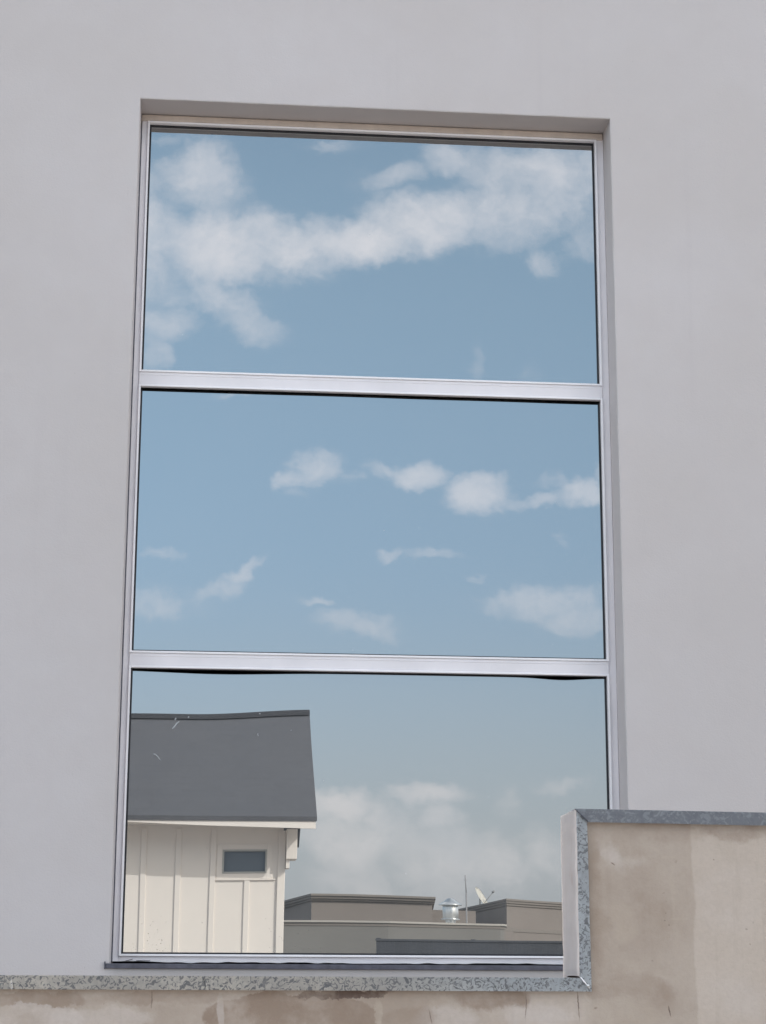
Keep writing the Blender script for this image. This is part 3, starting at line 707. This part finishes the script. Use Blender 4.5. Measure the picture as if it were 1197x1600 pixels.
# behind right: brown block, two tiers
Cb = empty('flat_roofed_block', (11.5, -56, 0), 'brown two-tiered flat-roofed block at the right, behind the satellite dish', 'building')
ptsC = [(9.40, -51.9), (18.0, -62.2), (14.0, -72), (7.2, -70.0), (8.98, -60.7)]
bm = bmesh.new(); prism(bm, ptsC, 0, 4.24)
ptsC2 = [(6.2, -46.6), (9.05, -50.0), (18.6, -61.2), (16.0, -63), (9.42, -51.92), (8.4, -53.4), (6.9, -52.0)]
ptsC2 = [(7.3, -48.2), (9.0, -50.0), (9.45, -50.9), (19.0, -62.4), (17.6, -62.3), (9.35, -52.1), (9.1, -54.5), (7.4, -54.5)]
prism(bm, ptsC2, 0, 3.443)
obj('wall', bm, M['bbrown'], Cb)
bm = bmesh.new(); cornice(bm, ptsC, ((0.05, 4.241, 4.31), (0.10, 4.311, 4.38), (0.14, 4.381, 4.44))); prism(bm, offset_pts(ptsC2, 0.05), 3.421, 3.52); obj('cornice', bm, M['btrim'], Cb)
# dark screen fence in front
F = empty('screen_fence', (6.0, -33.4, 0), 'dark slatted screen fence standing in front of the low blocks', 'fence')
bm = bmesh.new()
fx0, fx1 = 3.83, 12.0
ang = (33.9-33.2)/(7.8-3.83)
nF = 90
for k in range(nF):
    x = fx0 + (fx1-fx0)*(k+0.5)/nF; y = -33.2-(x-fx0)*ang
    w2 = (fx1-fx0)/nF*0.44
    box(bm, x-w2, x+w2, y-0.012, y+0.006, 0.05, 2.66)
obj('slats', bm, M['screen'], F)
bm = bmesh.new()
p = [(fx0-0.02, -33.2+0.03), (fx1, -33.2-(fx1-fx0)*ang+0.03), (fx1, -33.2-(fx1-fx0)*ang-0.05), (fx0-0.02, -33.25)]
prism(bm, p, 2.661, 2.70); 
p2 = [(fx0, -33.20), (fx1, -33.20-(fx1-fx0)*ang), (fx1, -33.27-(fx1-fx0)*ang), (fx0, -33.27)]
prism(bm, p2, 0.04, 2.655)
obj('rail', bm, M['screen'], F)
for k in range(5):
    x = fx0+0.05+k*2.0; y = -33.2-(x-fx0)*ang-0.12
    bm = bmesh.new(); box(bm, x-0.04, x+0.04, y-0.04, y+0.04, 0, 2.72, 0.004); obj('post', bm, M['screen'], F)
# roof ventilator
V = empty('roof_ventilator', (6.40, -42.0, 3.17), 'round galvanised roof ventilator with a conical cap, on the grey-green block', 'ventilator')
k_ = 49.285/53.285     # its size belongs to the roof it stands on
vx, vy = 6.445, -42.0
bm = bmesh.new(); lathe(bm, [(0.13, 3.17), (0.13, 3.62), (0.12, 3.62)], 32, (vx, vy, 0)); obj('neck', bm, M['steel'], V)
bm = bmesh.new(); lathe(bm, [(0.19, 3.44), (0.200, 3.46), (0.200, 3.74), (0.19, 3.76)], 40, (vx, vy, 0)); obj('drum', bm, M['steel'], V)
bm = bmesh.new(); lathe(bm, [(0.22, 3.765), (0.305, 3.78), (0.305, 3.792), (0.17, 3.87), (0.06, 3.95), (0.01, 3.96)], 40, (vx, vy, 0)); obj('cap', bm, M['steel'], V)
bm = bmesh.new(); lathe(bm, [(0.235, 3.42), (0.235, 3.445), (0.18, 3.45)], 40, (vx, vy, 0)); obj('collar', bm, M['steel'], V)
# antenna pole
T = empty('antenna_pole', (7.55, -47.0, 0), 'thin grey antenna mast rising behind the ventilator', 'antenna')
bm = bmesh.new(); tube(bm, (7.52, -47.0, 0), (7.52, -47.0, 4.35), 0.022); tube(bm, (7.52, -47.0, 4.35), (7.50, -47.0, 4.83), 0.014); obj('mast', bm, M['pole'], T)
bm = bmesh.new(); tube(bm, (7.47, -47.0, 4.70), (7.56, -47.0, 4.70), 0.008); obj('crossbar', bm, M['pole'], T)
# satellite dish
Sx, Sy, Sz = 9.93, -60.0, 4.86
S = empty('satellite_dish', (9.75, -60.0, 4.0), 'small ivory satellite dish tilted skyward beside the antenna mast', 'satellite dish')
bm = bmesh.new()
prof = [(0.001 + 0.38*t, 0.055*t*t) for t in [i/8 for i in range(9)]]
seg = 36; rr = []
for r, z in prof: rr.append([bm.verts.new((r*math.cos(2*math.pi*k/seg), r*math.sin(2*math.pi*k/seg), z)) for k in range(seg)])
fs = []
for a, b2 in zip(rr, rr[1:]):
    for k in range(seg):
        f = bm.faces.new((a[k], a[(k+1) % seg], b2[(k+1) % seg], b2[k])); f.smooth = True; fs.append(f)
bmesh.ops.solidify(bm, geom=fs, thickness=0.012)
dirv = Vector((0.80, 0.38, 0.52)).normalized()
bmesh.ops.transform(bm, matrix=Matrix.Translation((Sx-0.19, Sy, Sz)) @ dirv.to_track_quat('Z', 'Y').to_matrix().to_4x4(), verts=bm.verts)
obj('reflector', bm, M['dish'], S)
c0 = Vector((Sx-0.19, Sy, Sz)); lnb = c0 + dirv*0.42 + Vector((0.10,0,-0.02))
bm = bmesh.new(); tube(bm, c0+Vector((0.08, 0.02, -0.24)), lnb, 0.012); obj('feed_arm', bm, M['pole'], S)
bm = bmesh.new(); tube(bm, lnb-dirv*0.05, lnb+dirv*0.05, 0.035); obj('receiver', bm, M['pole'], S)
bm = bmesh.new(); tube(bm, (c0.x-0.03, c0.y, 4.0), c0-dirv*0.02, 0.025); obj('mast', bm, M['pole'], S)
